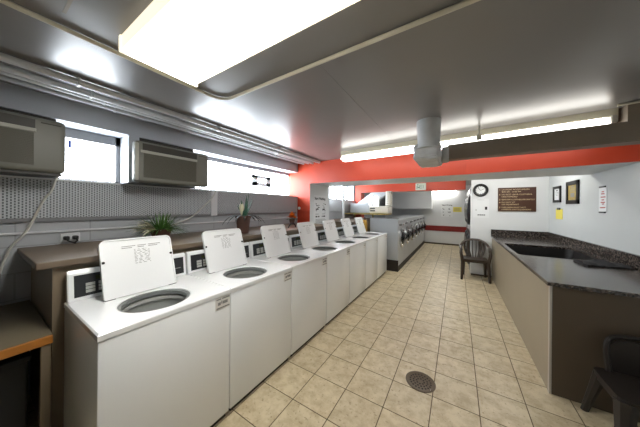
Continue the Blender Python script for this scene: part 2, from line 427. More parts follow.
# ------------------------------------------------------------------ washers
def make_washer(loc):
    x0, y0 = loc[0], loc[1]
    t = thing('washing_machine', '', 'washing machine', loc, 'top-loading washers in the long row')
    b = NB(); box(b, x0 - .63, x0, y0 + .003, y0 + .687, .035, .874, .008); bmesh.ops.delete(b, geom=[f_ for f_ in b.faces if f_.normal.z > .9], context='FACES'); obj('cabinet', b, 'enamel', t, True)
    b = NB(); box(b, x0 - .60, x0 - .02, y0 + .02, y0 + .67, 0, .04); obj('base', b, 'toe', t)
    # deck with a round opening
    cx, cy, R = x0 - .235, y0 + .325, .183
    N = 48; b = NB(); outer = []
    X0, X1, Y0, Y1 = x0 - .635, x0 + .004, y0 + .002, y0 + .688
    inner = []; outr = []
    for i in range(N):
        a = 2 * PI * i / N; c, s = math.cos(a), math.sin(a)
        inner.append((cx + R * c, cy + R * s))
        k = min(((X1 - cx) / c) if c > 1e-6 else ((X0 - cx) / c) if c < -1e-6 else 1e9, ((Y1 - cy) / s) if s > 1e-6 else ((Y0 - cy) / s) if s < -1e-6 else 1e9)
        outr.append([cx + k * c, cy + k * s])
    for (qx, qy) in ((X0, Y0), (X0, Y1), (X1, Y0), (X1, Y1)):
        j = min(range(N), key=lambda i: (outr[i][0] - qx) ** 2 + (outr[i][1] - qy) ** 2); outr[j] = [qx, qy]
    zt, zb = .906, .874
    It = [b.verts.new((p[0], p[1], zt - .004)) for p in inner]
    I2 = [b.verts.new((cx + (p[0] - cx) * 1.04, cy + (p[1] - cy) * 1.04, zt)) for p in inner]
    Ib = [b.verts.new((p[0], p[1], zb - .03)) for p in inner]
    Ot = []; Om = []; Ob = []
    for p in outr:
        qx = min(max(p[0], X0 + .008), X1 - .008); qy = min(max(p[1], Y0 + .006), Y1 - .006)
        Ot.append(b.verts.new((qx, qy, zt))); Om.append(b.verts.new((p[0], p[1], zt - .007))); Ob.append(b.verts.new((p[0], p[1], zb)))
    for i in range(N):
        j = (i + 1) % N
        b.faces.new((I2[i], I2[j], Ot[j], Ot[i])); b.faces.new((It[i], It[j], I2[j], I2[i]))
        b.faces.new((Ib[i], Ib[j], It[j], It[i])); b.faces.new((Ot[i], Ot[j], Om[j], Om[i])); b.faces.new((Om[i], Om[j], Ob[j], Ob[i]))
    bmesh.ops.recalc_face_normals(b, faces=b.faces[:])
    obj('top_deck', b, 'enamel', t)
    b = NB(); lathe(b, [(.181, .895), (.181, .868), (.165, .862), (.163, .84), (.175, .83), (.178, .55), (.05, .54), (.045, .80), (.01, .82)], (cx, cy, 0), 40, cap=False)
    tb = obj('tub', b, 'tub', t, True)
    b = NB(); lathe(b, [(.1835, .897), (.166, .893), (.160, .874), (.170, .868)], (cx, cy, 0), 40, cap=False); obj('tub_rim', b, 'tubring', tb, True)
    # lid standing open, leaning back
    ly0, ly1, H, th = y0 + .130, y0 + .537, .372, .018
    ax = math.atan2(.118, .36)
    U = Vector((-math.sin(ax), 0, math.cos(ax))); Nn = Vector((math.cos(ax), 0, math.sin(ax))); O = Vector((x0 - .437, 0, .908))
    def L(u, v, w): return O + U * v + Nn * w + Vector((0, u, 0))
    def lidslab(bm, pts, w0, w1):
        A = [bm.verts.new(L(p[0], p[1], w0)) for p in pts]; B = [bm.verts.new(L(p[0], p[1], w1)) for p in pts]
        bm.faces.new(A); bm.faces.new(list(reversed(B))); n = len(pts)
        for i in range(n): bm.faces.new((A[i], B[i], B[(i + 1) % n], A[(i + 1) % n]))
    b = NB(); lidslab(b, rrect(ly0, ly1, 0, H, [.012, .035, .035, .012]), -.012, .002)
    # raised lip round the underside of the lid
    outp = rrect(ly0, ly1, 0, H, [.012, .035, .035, .012]); inp = rrect(ly0 + .009, ly1 - .009, .009, H - .009, [.006, .028, .028, .006])
    n = len(outp)
    A = [b.verts.new(L(p[0], p[1], .002)) for p in outp]; B = [b.verts.new(L(p[0], p[1], .009)) for p in outp]
    C_ = [b.verts.new(L(p[0], p[1], .009)) for p in inp]; D = [b.verts.new(L(p[0], p[1], .002)) for p in inp]
    for i in range(n):
        j = (i + 1) % n
        b.faces.new((A[i], A[j], B[j], B[i])); b.faces.new((B[i], B[j], C_[j], C_[i])); b.faces.new((C_[i], C_[j], D[j], D[i]))
    bmesh.ops.recalc_face_normals(b, faces=b.faces[:])
    lid = obj('lid', b, 'lidwhite', t)
    # printed instructions on the underside
    b = NB(); rnd = random.Random(3)
    def bar(u0, u1, v0, v1): lidslab(b, [(u0, v0), (u1, v0), (u1, v1), (u0, v1)], .0022, .0032)
    cyL = (ly0 + ly1) / 2 + .01
    for (u, w_) in ((cyL - .105, .075), (cyL - .018, .05), (cyL + .045, .075)):
        for r_ in range(2): bar(u, u + w_ * (1 - .25 * r_), H - .055 - r_ * .011, H - .051 - r_ * .011)
    for r_ in range(11):
        u = cyL - .04
        while u < cyL + .045:
            w_ = rnd.uniform(.004, .02); bar(u, min(u + w_, cyL + .05), H - .082 - r_ * .0095, H - .079 - r_ * .0095); u += w_ + rnd.uniform(.006, .02)
    obj('instructions', b, 'ink', lid)
    for u in (ly0 + .012, ly1 - .012):
        b = NB(); c = L(u, H * .62, .006); box(b, c.x - .006, c.x + .008, c.y - .007, c.y + .007, c.z - .007, c.z + .007, .003); obj('bumper', b, 'rubber', lid)
    for u in (ly0 + .03, ly1 - .03):
        b = NB(); tube(b, [L(u - .025, -.002, 0), L(u + .025, -.002, 0)], .006, 8); obj('hinge', b, 'rubber', lid)
    # console
    b = NB()
    prism(b, [(x0 - .585, .905), (x0 - .606, 1.075), (x0 - .615, 1.09), (x0 - .640, 1.088), (x0 - .640, .905)], 1, y0 + .010, y0 + .683)
    es = [e for e in b.edges]; bmesh.ops.bevel(b, geom=es, offset=.004, segments=2, affect='EDGES')
    con = obj('control_console', b, 'enamel', t)
    tl = math.atan2(.021, .17)
    CU = Vector((-math.sin(tl), 0, math.cos(tl))); CN = Vector((math.cos(tl), 0, math.sin(tl))); CO = Vector((x0 - .585, 0, .905))
    def face(bm, u0, u1, v0, v1, w0, w1):
        pts = [(u0, v0), (u1, v0), (u1, v1), (u0, v1)]
        A = [bm.verts.new(CO + CU * p[1] + CN * w0 + Vector((0, p[0], 0))) for p in pts]; B = [bm.verts.new(CO + CU * p[1] + CN * w1 + Vector((0, p[0], 0))) for p in pts]
        bm.faces.new(A); bm.faces.new(list(reversed(B)))
        for i in range(4): bm.faces.new((A[i], B[i], B[(i + 1) % 4], A[(i + 1) % 4]))
        bmesh.ops.recalc_face_normals(bm, faces=bm.faces[:])
    b = NB(); face(b, y0 + .036, y0 + .33, .022, .154, .0, .003); kp = obj('control_panel', b, 'consoleblack', con)
    b = NB(); face(b, y0 + .13, y0 + .24, .112, .138, .003, .0045); obj('display', b, 'lcd', kp)
    for i in range(4):
        for r_ in range(3):
            b = NB(); u = y0 + .085 + i * .058; face(b, u, u + .042, .040 + r_ * .021, .057 + r_ * .021, .003, .007); obj('button', b, 'button', kp)
    b = NB(); face(b, y0 + .40, y0 + .664, .022, .154, .0, .003); cp = obj('coin_panel', b, 'consoleblack', con)
    b = NB(); face(b, y0 + .58, y0 + .64, .068, .074, .003, .005); obj('coin_slot', b, 'ink', cp)
    b = NB(); face(b, y0 + .345, y0 + .349, .004, .166, .0, .002); obj('console_seam', b, 'ink', con)
    # notice on the front
    b = NB(); box(b, x0, x0 + .0015, y0 + .574, y0 + .684, .785, .868); nt_ = obj('notice', b, 'washtag', t)
    b = NB()
    for (u0, u1, v) in ((.580, .615, .852), (.622, .68, .852), (.582, .68, .792)): box(b, x0 + .0012, x0 + .0026, y0 + u0, y0 + u1, v, v + .008)
    for (u0, u1, v) in ((.592, .612, .815), (.616, .622, .822), (.626, .665, .818)): box(b, x0 + .0012, x0 + .0026, y0 + u0, y0 + u1, v, v + .02)
    obj('notice_print', b, 'ink', nt_)
    return t
WX, WY = -1.37, .314
w = make_washer((WX, WY, 0))
ordn = ['nearest white top-loading washer with its whole side showing, beside the brown table',
        'white top-loading washer second along the row, in front of the leafy fern',
        'white top-loading washer third along the row, near the tall spiky plant',
        'white top-loading washer in the exact middle of the row of seven open lids',
        'white top-loading washer fifth from the brown table, beside the white pillar notice',
        'white top-loading washer last but one before the steel front loaders',
        'farthest white top-loading washer, beside the grey end panel of the front loaders']
w['label'] = ordn[0]
for k in range(1, 7):
    q = dup(w, (WX, WY + .69 * k, 0), ordn[k])
    for ch in q.children:
        if ch.name.startswith('lid'): ch.location.y = -.022; ch.location.x = -.006

# ------------------------------------------------------------------ ledge, table, wall fittings
t = thing('ledge', 'long brown laminate ledge running behind the washers with plants on it', 'ledge', (-2.4, .3, 0))
b = NB(); box(b, XL + .005, -2.0, .21, 3.655, 1.12, 1.16, .005); obj('ledge_top', b, 'ledge', t)
b = NB(); box(b, XL + .005, -2.035, .275, 3.655, 0, 1.12); obj('base_panel', b, 'taupe', t)
t = thing('table', 'low grey-brown table with an orange wood edge at the near end of the washers', 'table', (-2.3, -.2, 0))
b = NB(); box(b, XL + .01, -1.965, -1.2, .268, .715, .75); tt = obj('tabletop', b, 'tabletop', t)
b = NB(); box(b, -1.965, -1.945, -1.2, .268, .705, .75, .004); obj('edge_strip', b, 'woodedge', tt)
b = NB(); box(b, -2.0, -1.955, .225, .262, 0, .705, .003); obj('leg', b, 'taupe', t)
b = NB(); box(b, -2.0, -1.955, -1.19, -1.15, 0, .705, .003); obj('leg', b, 'taupe', t)
b = NB(); box(b, XL + .02, XL + .06, -1.19, .26, .60, .715); obj('rail', b, 'taupe', t)
t = thing('shade_box', 'plain black box added to darken the space under the brown table', 'box', (-2.45, -.2, 0))  # added black box, stands in for the deep shade under the table
b = NB(); box(b, -2.78, -2.12, -.30, .20, 0, .58, .01); obj('body', b, 'rubber', t)
b = NB(); box(b, -2.79, -2.11, -.31, .21, .58, .61, .006); obj('lid', b, 'rubber', t)
t = thing('bin', 'dark rounded bin in the shadow under the brown table', 'bin', (-2.25, -.56, 0))
b = NB(); lathe(b, [(.15, 0), (.17, .02), (.20, .50), (.205, .52)], (-2.25, -.56, 0), 28); obj('body', b, 'binmat', t, True)
b = NB(); lathe(b, [(.21, .50), (.215, .52), (.20, .545), (.05, .56), (.001, .56)], (-2.25, -.56, 0), 28); obj('lid', b, 'rubber', t, True)

def screen(y0, y1, label, endcap):
    t = thing('perforated_panel', label, 'panel', (XL + .02, (y0 + y1) / 2, 1.355), 'perforated metal panels under the windows')
    b = NB(); box(b, XL + .002, XL + .03, y0, y1, 1.385, 1.695, .004); obj('sheet', b, 'perf', t)
    b = NB(); box(b, XL + .001, XL + .04, y0, y1, 1.688, 1.703, .004); obj('top_rail', b, 'pipe', t)
    b = NB(); box(b, XL + .001, XL + .026, y0, y1, 1.355, 1.385); obj('bottom_rail', b, 'frame', t)
    if endcap:
        b = NB(); box(b, XL + .001, XL + .034, y1 - .03, y1 + .004, 1.37, 1.70, .004); obj('end_cap', b, 'acbezel', t)
screen(-1.5, 1.735, 'grey metal panel of punched holes below the two air conditioners', False)
screen(1.835, 3.60, 'grey metal panel below the bright long window, behind the spiky plant', True)
b = NB(); box(b, XL + .002, XL + .036, 1.74, 1.83, 1.36, 1.70, .004); solo('joint_strip', b, 'pipe', 'pale upright strip joining the two perforated grey panels', 'strip')
b = NB(); box(b, XL + .001, XL + .02, -1.5, 3.65, 1.262, 1.278, .004); solo('wall_raceway', b, 'pipe', 'thin pale raceway on the block wall between the panels and the ledge', 'raceway')

# air conditioners
def make_ac(loc):
    x, y, z = loc; W, H = .705, .385
    t = thing('air_conditioner', '', 'air conditioner', loc, 'window air conditioners')
    b = NB(); box(b, x - .55, x - .06, y + .155, y + W - .03, z + .012, z + H - .01, .01); obj('casing', b, 'acbody', t, True)
    b = NB(); box(b, x - .09, x, y, y + W, z, z + H, .03, 4); fp = obj('front_panel', b, 'acbody', t, True)
    b = NB(); box(b, x - .004, x + .003, y + .055, y + .56, z + .30, z + .362); lv = obj('air_vent', b, 'acdark', fp)
    b = NB(); box(b, x - .004, x + .006, y + .04, y + .565, z + .275, z + .300, .003); obj('vent_strip', b, 'acbezel', fp)
    b = NB(); box(b, x - .002, x + .002, y + .065, y + .555, z + .045, z + .27)
    for i in range(19): box(b, x, x + .006, y + .065, y + .555, z + .05 + i * .0115, z + .0555 + i * .0115)
    obj('grille', b, 'acgrille', fp)
    b = NB(); box(b, x - .004, x + .002, y + .585, y + .68, z + .345, z + .352, .002); obj('control_door', b, 'acdark', fp)
    b = NB(); box(b, x - .065, x + .001, y - .003, y + .035, z + .012, z + H - .02, .012); obj('side_bezel', b, 'acbezel', fp, True)
    return t
a1 = make_ac((-2.5, -.305, 1.722)); a1['label'] = 'grey window air conditioner nearest the camera, cut off by the left picture edge'
dup(a1, (-2.5, .818, 1.711), 'grey window air conditioner with pale left bezel, between the two bright windows')
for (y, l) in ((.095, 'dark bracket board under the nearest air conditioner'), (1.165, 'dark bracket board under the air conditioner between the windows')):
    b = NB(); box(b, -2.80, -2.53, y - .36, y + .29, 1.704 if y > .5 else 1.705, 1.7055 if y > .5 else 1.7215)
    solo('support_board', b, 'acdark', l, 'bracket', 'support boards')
b = NB(); box(b, -3.06, -3.055, .50, .52, 2.02, 2.09); solo('tape', b, 'blue', 'scrap of blue tape on the upper corner of the window beside the near air conditioner', 'tape')

for (y0_, y1_, z0_, l) in ((-.45, .40, 2.112, 'dark board standing in for the shade above the air conditioner at the left picture edge'), (.962, 1.53, 2.098, 'dark board standing in for the shade above the air conditioner between the windows')):
    b = NB(); box(b, -2.93, -2.85, y0_, y1_, z0_, 2.204, .003); solo('shade_board', b, 'acdark', l, 'board', 'shade boards')  # dark boards added for the band of shade over each air conditioner
# cables and outlets
b = NB(); tube(b, spline([(-2.78, .40, 1.72), (-2.775, .385, 1.68), (-2.77, .365, 1.60), (-2.77, .325, 1.52), (-2.76, .25, 1.30), (-2.76, .175, 1.17), (-2.77, .13, .98), (-2.77, .12, .765)]), .008, 8)
solo('cable', b, 'cable', 'pale cable hanging from the near air conditioner down behind the table', 'cable', 'air conditioner cables', True)
b = NB(); tube(b, spline([(-2.785, 1.80, 1.71), (-2.785, 1.76, 1.62), (-2.785, 1.645, 1.50), (-2.785, 1.46, 1.345), (-2.795, 1.32, 1.29), (-2.80, 1.18, 1.235), (-2.80, 1.05, 1.20)]), .007, 8)
solo('cable', b, 'cable', 'thin pale cable slanting down the wall between the fern and the spiky plant', 'cable', 'air conditioner cables', True)
t = thing('wall_outlet', 'wall outlet with two black plugs above the brown ledge', 'outlet', (XL, .475, 1.165))
b = NB(); box(b, XL + .001, XL + .022, .42, .535, 1.175, 1.25, .004); obj('plate', b, 'pipe', t)
for yy in (.452, .503):
    b = NB(); box(b, XL + .02, XL + .065, yy - .017, yy + .017, 1.195, 1.228, .008); pg = obj('plug', b, 'black', t)
    b = NB(); tube(b, spline([(XL + .06, yy, 1.205), (XL + .085, yy + .004, 1.19), (XL + .085, .49, 1.172), (XL + .07, .50, 1.166)]), .006, 8); obj('cord', b, 'black', pg)
b = NB(); lathe(b, [(.03, 3.64), (.03, 3.655), (.02, 3.659)], (-2.775, 0, 1.462), 20, 'y'); solo('wall_fitting', b, 'paper', 'small round white fitting on the red wall beside the panel end', 'fitting')

# plants
t = thing('potted_fern', 'bushy grassy green potted fern on the ledge behind the first lid', 'plant', (-2.57, 1.06, 1.16), 'potted plants on the ledge')
b = NB(); lathe(b, [(.07, 1.16), (.095, 1.25), (.10, 1.255), (.085, 1.25)], (-2.57, 1.06, 0), 24); obj('pot', b, 'potbrown', t, True)
b = NB(); lathe(b, [(.086, 1.243), (.001, 1.248)], (-2.57, 1.06, 0), 20, cap=False); obj('soil', b, 'soil', t)
b = NB(); R = random.Random(5)
for i in range(190):
    a = R.uniform(0, 2 * PI); el = R.uniform(.15, 1.45)
    blade(b, (-2.57 + .05 * math.cos(a), 1.06 + .05 * math.sin(a), 1.245), (math.cos(a) * math.cos(el), math.sin(a) * math.cos(el), math.sin(el)), R.uniform(.13, .23), .012, R.uniform(.4, 1.3))
for v_ in b.verts: v_.co.z = max(v_.co.z, 1.168); v_.co.x = max(v_.co.x, -2.785)
obj('foliage', b, 'leaf', t)
b = NB(); R = random.Random(15)
for i in range(26):
    a = R.uniform(-2.4, -.9); el = R.uniform(.2, .9)
    blade(b, (-2.55, 1.00, 1.25), (math.cos(a) * math.cos(el), math.sin(a) * math.cos(el), math.sin(el)), R.uniform(.12, .20), .03, R.uniform(.3, 1.0))
for v_ in b.verts: v_.co.z = max(v_.co.z, 1.168)
o = obj('pale_leaf', b, 'bud', t); o['label'] = 'pale cream leaves on the near side of the fern'
t = thing('potted_agave', 'tall spiky plant with cream bud in a brown pot in front of the window', 'plant', (-2.25, 1.82, 1.16), 'potted plants on the ledge')
b = NB(); lathe(b, [(.062, 1.16), (.068, 1.17), (.085, 1.34), (.095, 1.345), (.095, 1.375), (.08, 1.37)], (-2.25, 1.82, 0), 24); obj('pot', b, 'potbrown', t, True)
b = NB(); lathe(b, [(.083, 1.362), (.001, 1.366)], (-2.25, 1.82, 0), 20, cap=False); obj('soil', b, 'soil', t)
b = NB()
for (a, el, L_, w_) in ((.3, 1.45, .33, .03), (2.2, 1.3, .30, .03), (1.4, 1.25, .27, .032), (4.2, 1.35, .26, .03), (5.2, 1.2, .24, .028), (1.9, 1.0, .22, .03), (.9, 1.4, .30, .028), (3.3, 1.1, .20, .028), (.6, 1.2, .24, .03), (2.7, 1.15, .22, .03), (4.8, 1.0, .18, .03), (5.8, 1.3, .25, .03)):
    blade(b, (-2.25 + .02 * math.cos(a), 1.84 + .02 * math.sin(a), 1.36), (math.cos(a) * math.cos(el), math.sin(a) * math.cos(el), math.sin(el)), L_, w_, .15)
obj('foliage', b, 'leaf2', t)
b = NB(); R = random.Random(11)
for (a, L_) in ((-1.6, .27), (-1.4, .24), (-1.85, .22), (1.6, .26), (1.35, .30), (1.8, .22), (.2, .16), (-.6, .17), (.8, .2), (1.1, .2), (2.1, .2), (-2.2, .18), (-1.1, .2)):
    blade(b, (-2.25 + .05 * math.cos(a), 1.82 + .05 * math.sin(a), 1.375), (math.cos(a), math.sin(a), .45), L_, .034, 1.5)
obj('drooping_leaf', b, 'darkleaf', t)
b = NB(); lathe(b, [(.004, 1.36), (.014, 1.42), (.026, 1.45), (.03, 1.48), (.02, 1.515), (.002, 1.535)], (-2.225, 1.775, 0), 14); obj('bud', b, 'bud', t, True)
t = thing('potted_flower', 'small orange flower in a dark pot at the far end of the ledge', 'plant', (-2.66, 3.28, 1.16), 'potted plants on the ledge')
b = NB(); lathe(b, [(.04, 1.16), (.055, 1.25), (.058, 1.26), (.045, 1.255)], (-2.66, 3.28, 0), 18); obj('pot', b, 'potbrown', t, True)
b = NB(); R = random.Random(2)
for i in range(70):
    a = R.uniform(0, 2 * PI); el = R.uniform(.2, 1.5)
    blade(b, (-2.66, 3.28, 1.30), (math.cos(a) * math.cos(el), math.sin(a) * math.cos(el), math.sin(el)), R.uniform(.06, .11), .06, .8, 4)
obj('petals', b, 'orange', t)
b = NB()
for i in range(14):
    a = 2 * PI * i / 14; blade(b, (-2.66, 3.28, 1.25), (math.cos(a), math.sin(a), .6), .12, .03, .9, 4)
obj('leaves', b, 'leaf', t)
b = NB(); tube(b, spline([(-2.2, 2.62, 1.165), (-2.19, 2.66, 1.22), (-2.19, 2.72, 1.235), (-2.19, 2.78, 1.20), (-2.2, 2.80, 1.165)]), .009, 8)
solo('cord_loop', b, 'black', 'small black loop of cord on the ledge between spiky plant and orange flower', 'cord', None, True)

# ------------------------------------------------------------------ ceiling services
pl = ['thick pale pipe along the ceiling, outermost of the bundle from the window wall', 'pale ceiling pipe running second from the outermost of the bundle',
      'thin pale ceiling pipe running second from the window soffit', 'thin pale ceiling pipe hugging the grey soffit above the windows']
for i, (x, r) in enumerate(((-2.28, .024), (-2.44, .024), (-2.545, .018), (-2.66, .018))):
    t = thing('ceiling_pipe', pl[i], 'pipe', (x, 1.0, CEIL - .05), 'pipes along the ceiling')
    b = NB(); tube(b, [(x, -2.4, CEIL - r - .004), (x, 3.655 - .02, CEIL - r - .004)], r, 12); obj('tube', b, 'pipe', t, True)
    for y in (.42 + i * .1, 1.5 + i * .1, 2.5 + i * .1):
        b = NB(); box(b, x - r - .008, x + r + .008, y - .008, y + .008, CEIL - 2 * r - .006, CEIL - .001, .004); obj('clamp', b, 'pipe', t)
pts = [(-1.675, -1.2, CEIL - .014)] + [(-1.675, y, CEIL - .014) for y in (0, .5)]
for k in range(7):
    a = PI - k * (PI / 2) / 6; pts.append((-1.565 + .11 * math.cos(a), 1.03 + .11 * math.sin(a), CEIL - .014))
pts += [(-.5, 1.135, CEIL - .014), (.6, 1.125, CEIL - .014), (XR - .002, 1.12, CEIL - .014)]
b = NB(); tube(b, pts, .012, 10); solo('conduit', b, 'conduit', 'cream conduit bending round the big ceiling light and crossing the ceiling', 'conduit', None, True)
# big wrap-around light
t = thing('ceiling_light', 'large bright wrap-around fluorescent light on the ceiling near the camera', 'light', (-.9, .6, CEIL), 'fluorescent lights')
b = NB(); box(b, -1.49, -.27, .445, .79, CEIL - .045, CEIL - .001, .004); obj('fixture_body', b, 'fixture', t)
b = NB(); prism(b, [(.442, CEIL - .05), (.444, CEIL - .082), (.460, CEIL - .092), (.785, CEIL - .092), (.806, CEIL - .082), (.808, CEIL - .05)], 0, -1.495, -.265)
obj('diffuser', b, 'tubelight', t, True)
for yy in (.427, .809):
    b = NB(); box(b, -1.495, -.265, yy, yy + .014, CEIL - .076, CEIL - .002, .003); obj('side_rail', b, 'lampedge', t)
for x in (-1.515, -.27):
    b = NB(); box(b, x, x + .022, .42, .83, CEIL - .09, CEIL - .002, .006); obj('end_cap', b, 'lampedge', t)
# strip light before the red header
t = thing('strip_light', 'long glowing strip light on the ceiling along the red header', 'light', (-.2, 3.2, CEIL), 'fluorescent lights')
def strip_pt(s): return Vector((-1.60 + 2.80 * s, 3.25 - .17 * s, 0))
def slab(bm, s0, s1, hw, z0, z1, bev=0):
    p, q = strip_pt(s0), strip_pt(s1); n = Vector((.06, 1, 0)).normalized()
    prism(bm, [tuple((p - n * hw).xy), tuple((q - n * hw).xy), tuple((q + n * hw).xy), tuple((p + n * hw).xy)], 2, z0, z1)
    if bev: bmesh.ops.bevel(bm, geom=bm.edges[:], offset=bev, segments=3, affect='EDGES')
b = NB(); slab(b, .0, 1.0, .055, 2.315, CEIL - .001); obj('fixture_body', b, 'fixture', t)
b = NB(); slab(b, .0, .985, .075, 2.235, 2.315, .028); obj('diffuser', b, 'tubelight2', t, True)
b = NB(); slab(b, .985, 1.0, .06, 2.26, 2.33, .006); obj('end_cap', b, 'alu', t)
b = NB(); tube(b, [(1.15, 2.92, CEIL - .012), (XR - .002, 2.86, CEIL - .012)], .010, 8); solo('short_conduit', b, 'conduit', 'short conduit from the strip light end to the right wall', 'conduit', None, True)
# wrapped duct stub and the brown duct
t = thing('duct', 'crumpled grey wrapped duct hanging from the ceiling in front of the strip light', 'duct', (-.26, 2.6, 1.96))
b = NB(); lathe(b, [(.115, CEIL - .001), (.108, 2.25), (.105, 2.15), (.12, 2.10)], (-.255, 2.52, 0), 22); obj('drop', b, 'ductgrey', t, True)
b = NB(); box(b, -.395, -.15, 2.46, 2.985, 1.985, 2.15, .035, 3)
bmesh.ops.subdivide_edges(b, edges=b.edges[:], cuts=2, use_grid_fill=True)
R = random.Random(9)
for v_ in b.verts: v_.co += Vector((R.uniform(-.008, .008), R.uniform(-.008, .008), R.uniform(-.008, .008)))
obj('elbow', b, 'ductgrey', t, True)
b = NB(); box(b, -.15, -.085, 2.80, 2.97, 2.02, 2.17, .012); obj('collar', b, 'ductgrey', t, True)
b = NB(); prism(b, [(-.10, 2.99), (XR - .002, 2.93), (XR - .002, 3.11), (-.10, 3.13)], 2, 2.062, 2.235)
bmesh.ops.bevel(b, geom=b.edges[:], offset=.008, segments=2, affect='EDGES')
bmesh.ops.recalc_face_normals(b, faces=b.faces[:]); prism(b, [(1.215, 2.945), (XR - .002, 2.935), (XR - .002, 3.10), (1.215, 3.11)], 2, 2.20, CEIL - .001)
solo('long_duct', b, 'ductbrown', 'long brown duct below the strip light running to the right wall', 'duct')
t = thing('hanger_rod', 'thin hanger rod from the ceiling holding the brown duct', 'rod', (.20, 2.96, 2.23))
b = NB(); tube(b, [(.197, 2.955, 2.236), (.197, 2.955, CEIL - .001)], .009, 8); obj('rod', b, 'conduit', t, True)
b = NB(); box(b, .175, .22, 2.94, 2.966, 2.2365, 2.30, .004); obj('bracket', b, 'conduit', t)

# ------------------------------------------------------------------ notice on the pillar
t = thing('poster', 'washing instructions notice on the white pillar under the red header', 'poster', (-2.51, 4.1, 1.10))
b = NB(); box(b, -2.5145, -2.5125, 3.80, 4.40, 1.10, 1.74); pp = obj('sheet', b, 'paper', t)
b = text_bm('Start Washing', .075, (-2.5115, 3.83, 1.645), Y, Z, .0006, bold=.002, maxw=.53); obj('heading', b, 'blackink', pp)
b = NB(); R = random.Random(4)
for (yy, zz) in ((3.93, 1.46), (4.20, 1.46)):
    for i in range(9):
        u = R.uniform(-.07, .05); w_ = R.uniform(.02, .07); zq = zz + R.uniform(-.1, .1); box(b, -2.5126, -2.5112, yy + u, yy + u + w_, zq, zq + R.uniform(.008, .022))
    box(b, -2.5126, -2.5112, yy - .05, yy + .05, zz - .03, zz - .005); box(b, -2.5126, -2.5112, yy - .07, yy + .07, zz - .125, zz - .118)
for (yy, w_) in ((3.87, .07), (3.97, .05), (4.12, .03), (4.18, .08)): box(b, -2.5126, -2.5112, yy, yy + w_, 1.27, 1.30)
obj('pictograms', b, 'blackink', pp)
b = NB()
for i in range(4): box(b, -2.5126, -2.5112, 3.87, 4.30 - .05 * (i % 2), 1.15 + i * .024, 1.158 + i * .024)
obj('small_print', b, 'ink', pp)

# ------------------------------------------------------------------ front loaders in the back room
def make_loader(loc):
    x, y = loc[0], loc[1]
    t = thing('front_loader', '', 'washing machine', loc, 'steel front-loading washers')
    b = NB(); box(b, x - .66, x, y + .004, y + .686, .12, 1.19, .006); obj('cabinet', b, 'steel', t)
    b = NB(); box(b, x - .64, x + .01, y, y + .69, 0, .12); obj('plinth', b, 'toe', t)
    b = NB(); prism(b, [(x + .002, 1.02), (x + .02, 1.03), (x - .02, 1.20), (x - .12, 1.21), (x - .12, 1.02)], 1, y + .02, y + .67); cp = obj('control_panel', b, 'steel', t)
    b = NB(); box(b, x + .006, x + .022, y + .08, y + .32, 1.055, 1.10, .004); obj('display', b, 'consoleblack', cp)
    b = NB(); box(b, x + .006, x + .022, y + .42, y + .60, 1.055, 1.10, .004); obj('coin_meter', b, 'chrome', cp)
    d = NB(); lathe(d, [(.235, x - .002), (.235, x + .03), (.215, x + .045), (.18, x + .045), (.165, x + .02)], (0, y + .345, .75), 32, 'x', cap=False); dr = obj('door', d, 'chrome', t, True)
    d = NB(); lathe(d, [(.172, x + .022), (.15, x + .06), (.08, x + .085), (.001, x + .09)], (0, y + .345, .75), 28, 'x', cap=False); obj('glass', d, 'darkglass', dr, True)
    d = NB(); tube(d, spline([(x + .04, y + .545, .68), (x + .075, y + .555, .72), (x + .075, y + .555, .80), (x + .04, y + .545, .84)]), .012, 8); obj('handle', d, 'black', dr, True)
    return t
FX = -1.165
f = make_loader((FX, 5.34, 0))
fl = ['steel front-loading washer nearest the white washers, behind the grey end panel', 'steel front-loading washer second from the grey end panel', 'steel front-loading washer third from the grey end panel',
      'steel front-loading washer in the middle of the steel row', 'steel front-loading washer third from the far wall', 'steel front-loading washer last but one before the far wall', 'steel front-loading washer against the far wall']
f['label'] = fl[0]
for k in range(1, 7): dup(f, (FX, 5.34 + .69 * k, 0), fl[k])
t = thing('end_panel', 'grey metal end panel closing the row of steel front loaders', 'panel', (-1.5, 5.32, 0))
b = NB(); box(b, -1.83, -1.165, 5.30, 5.335, .26, 1.225, .004); obj('sheet', b, 'endpanel', t)
b = NB(); box(b, -1.83, -1.155, 5.295, 5.335, 0, .26); obj('kick_plate', b, 'toe', t)
b = NB(); box(b, -1.845, -1.15, 5.29, 5.34, 1.225, 1.24, .003); obj('top_trim', b, 'frame', t)

# odds and ends of the back room, left
b = NB(); tube(b, [(-2.415, 5.0, 1.16), (-2.415, 5.0, CEIL - .001)], .028, 12); solo('post', b, 'paper', 'thin white upright pipe in front of the back-room window', 'pipe', None, True)
t = thing('back_ledge', 'brown ledge continuing along the back-room windows behind the far washers', 'ledge', (-2.4, 5.3, 0))
b = NB(); box(b, XL + .005, -2.05, 4.46, 6.6, 1.12, 1.16); obj('ledge_top', b, 'ledge', t)
b = NB(); box(b, XL + .005, -2.09, 4.46, 6.6, 0, 1.12); obj('base_panel', b, 'taupe', t)
b = NB(); box(b, XL + .002, XL + .05, 4.50, 6.62, 1.37, 1.69, .004); solo('radiator_cover', b, 'steel', 'plain grey metal cover under the back-room window', 'cover')
b = NB(); box(b, -2.70, -2.12, 6.05, 6.45, 1.335, 1.60, .005); solo('duct_box', b, 'steel', 'long grey metal box in front of the red pillar in the back room', 'box')
b = NB(); box(b, -2.78, -1.60, 5.85, 6.50, 1.290, 1.325, .003); solo('shelf', b, 'tan', 'thin tan shelf above the far washers carrying the grey and beige boxes', 'shelf')
for xx, l in ((-2.70, 'tan prop under the thin shelf, by the back-room window'), (-2.12, 'tan prop under the thin shelf, under the beige appliance end')):
    b = NB(); box(b, xx, xx + .04, 6.30, 6.34, 1.161, 1.2895); solo('shelf_bracket', b, 'tan', l, 'bracket', 'shelf props')
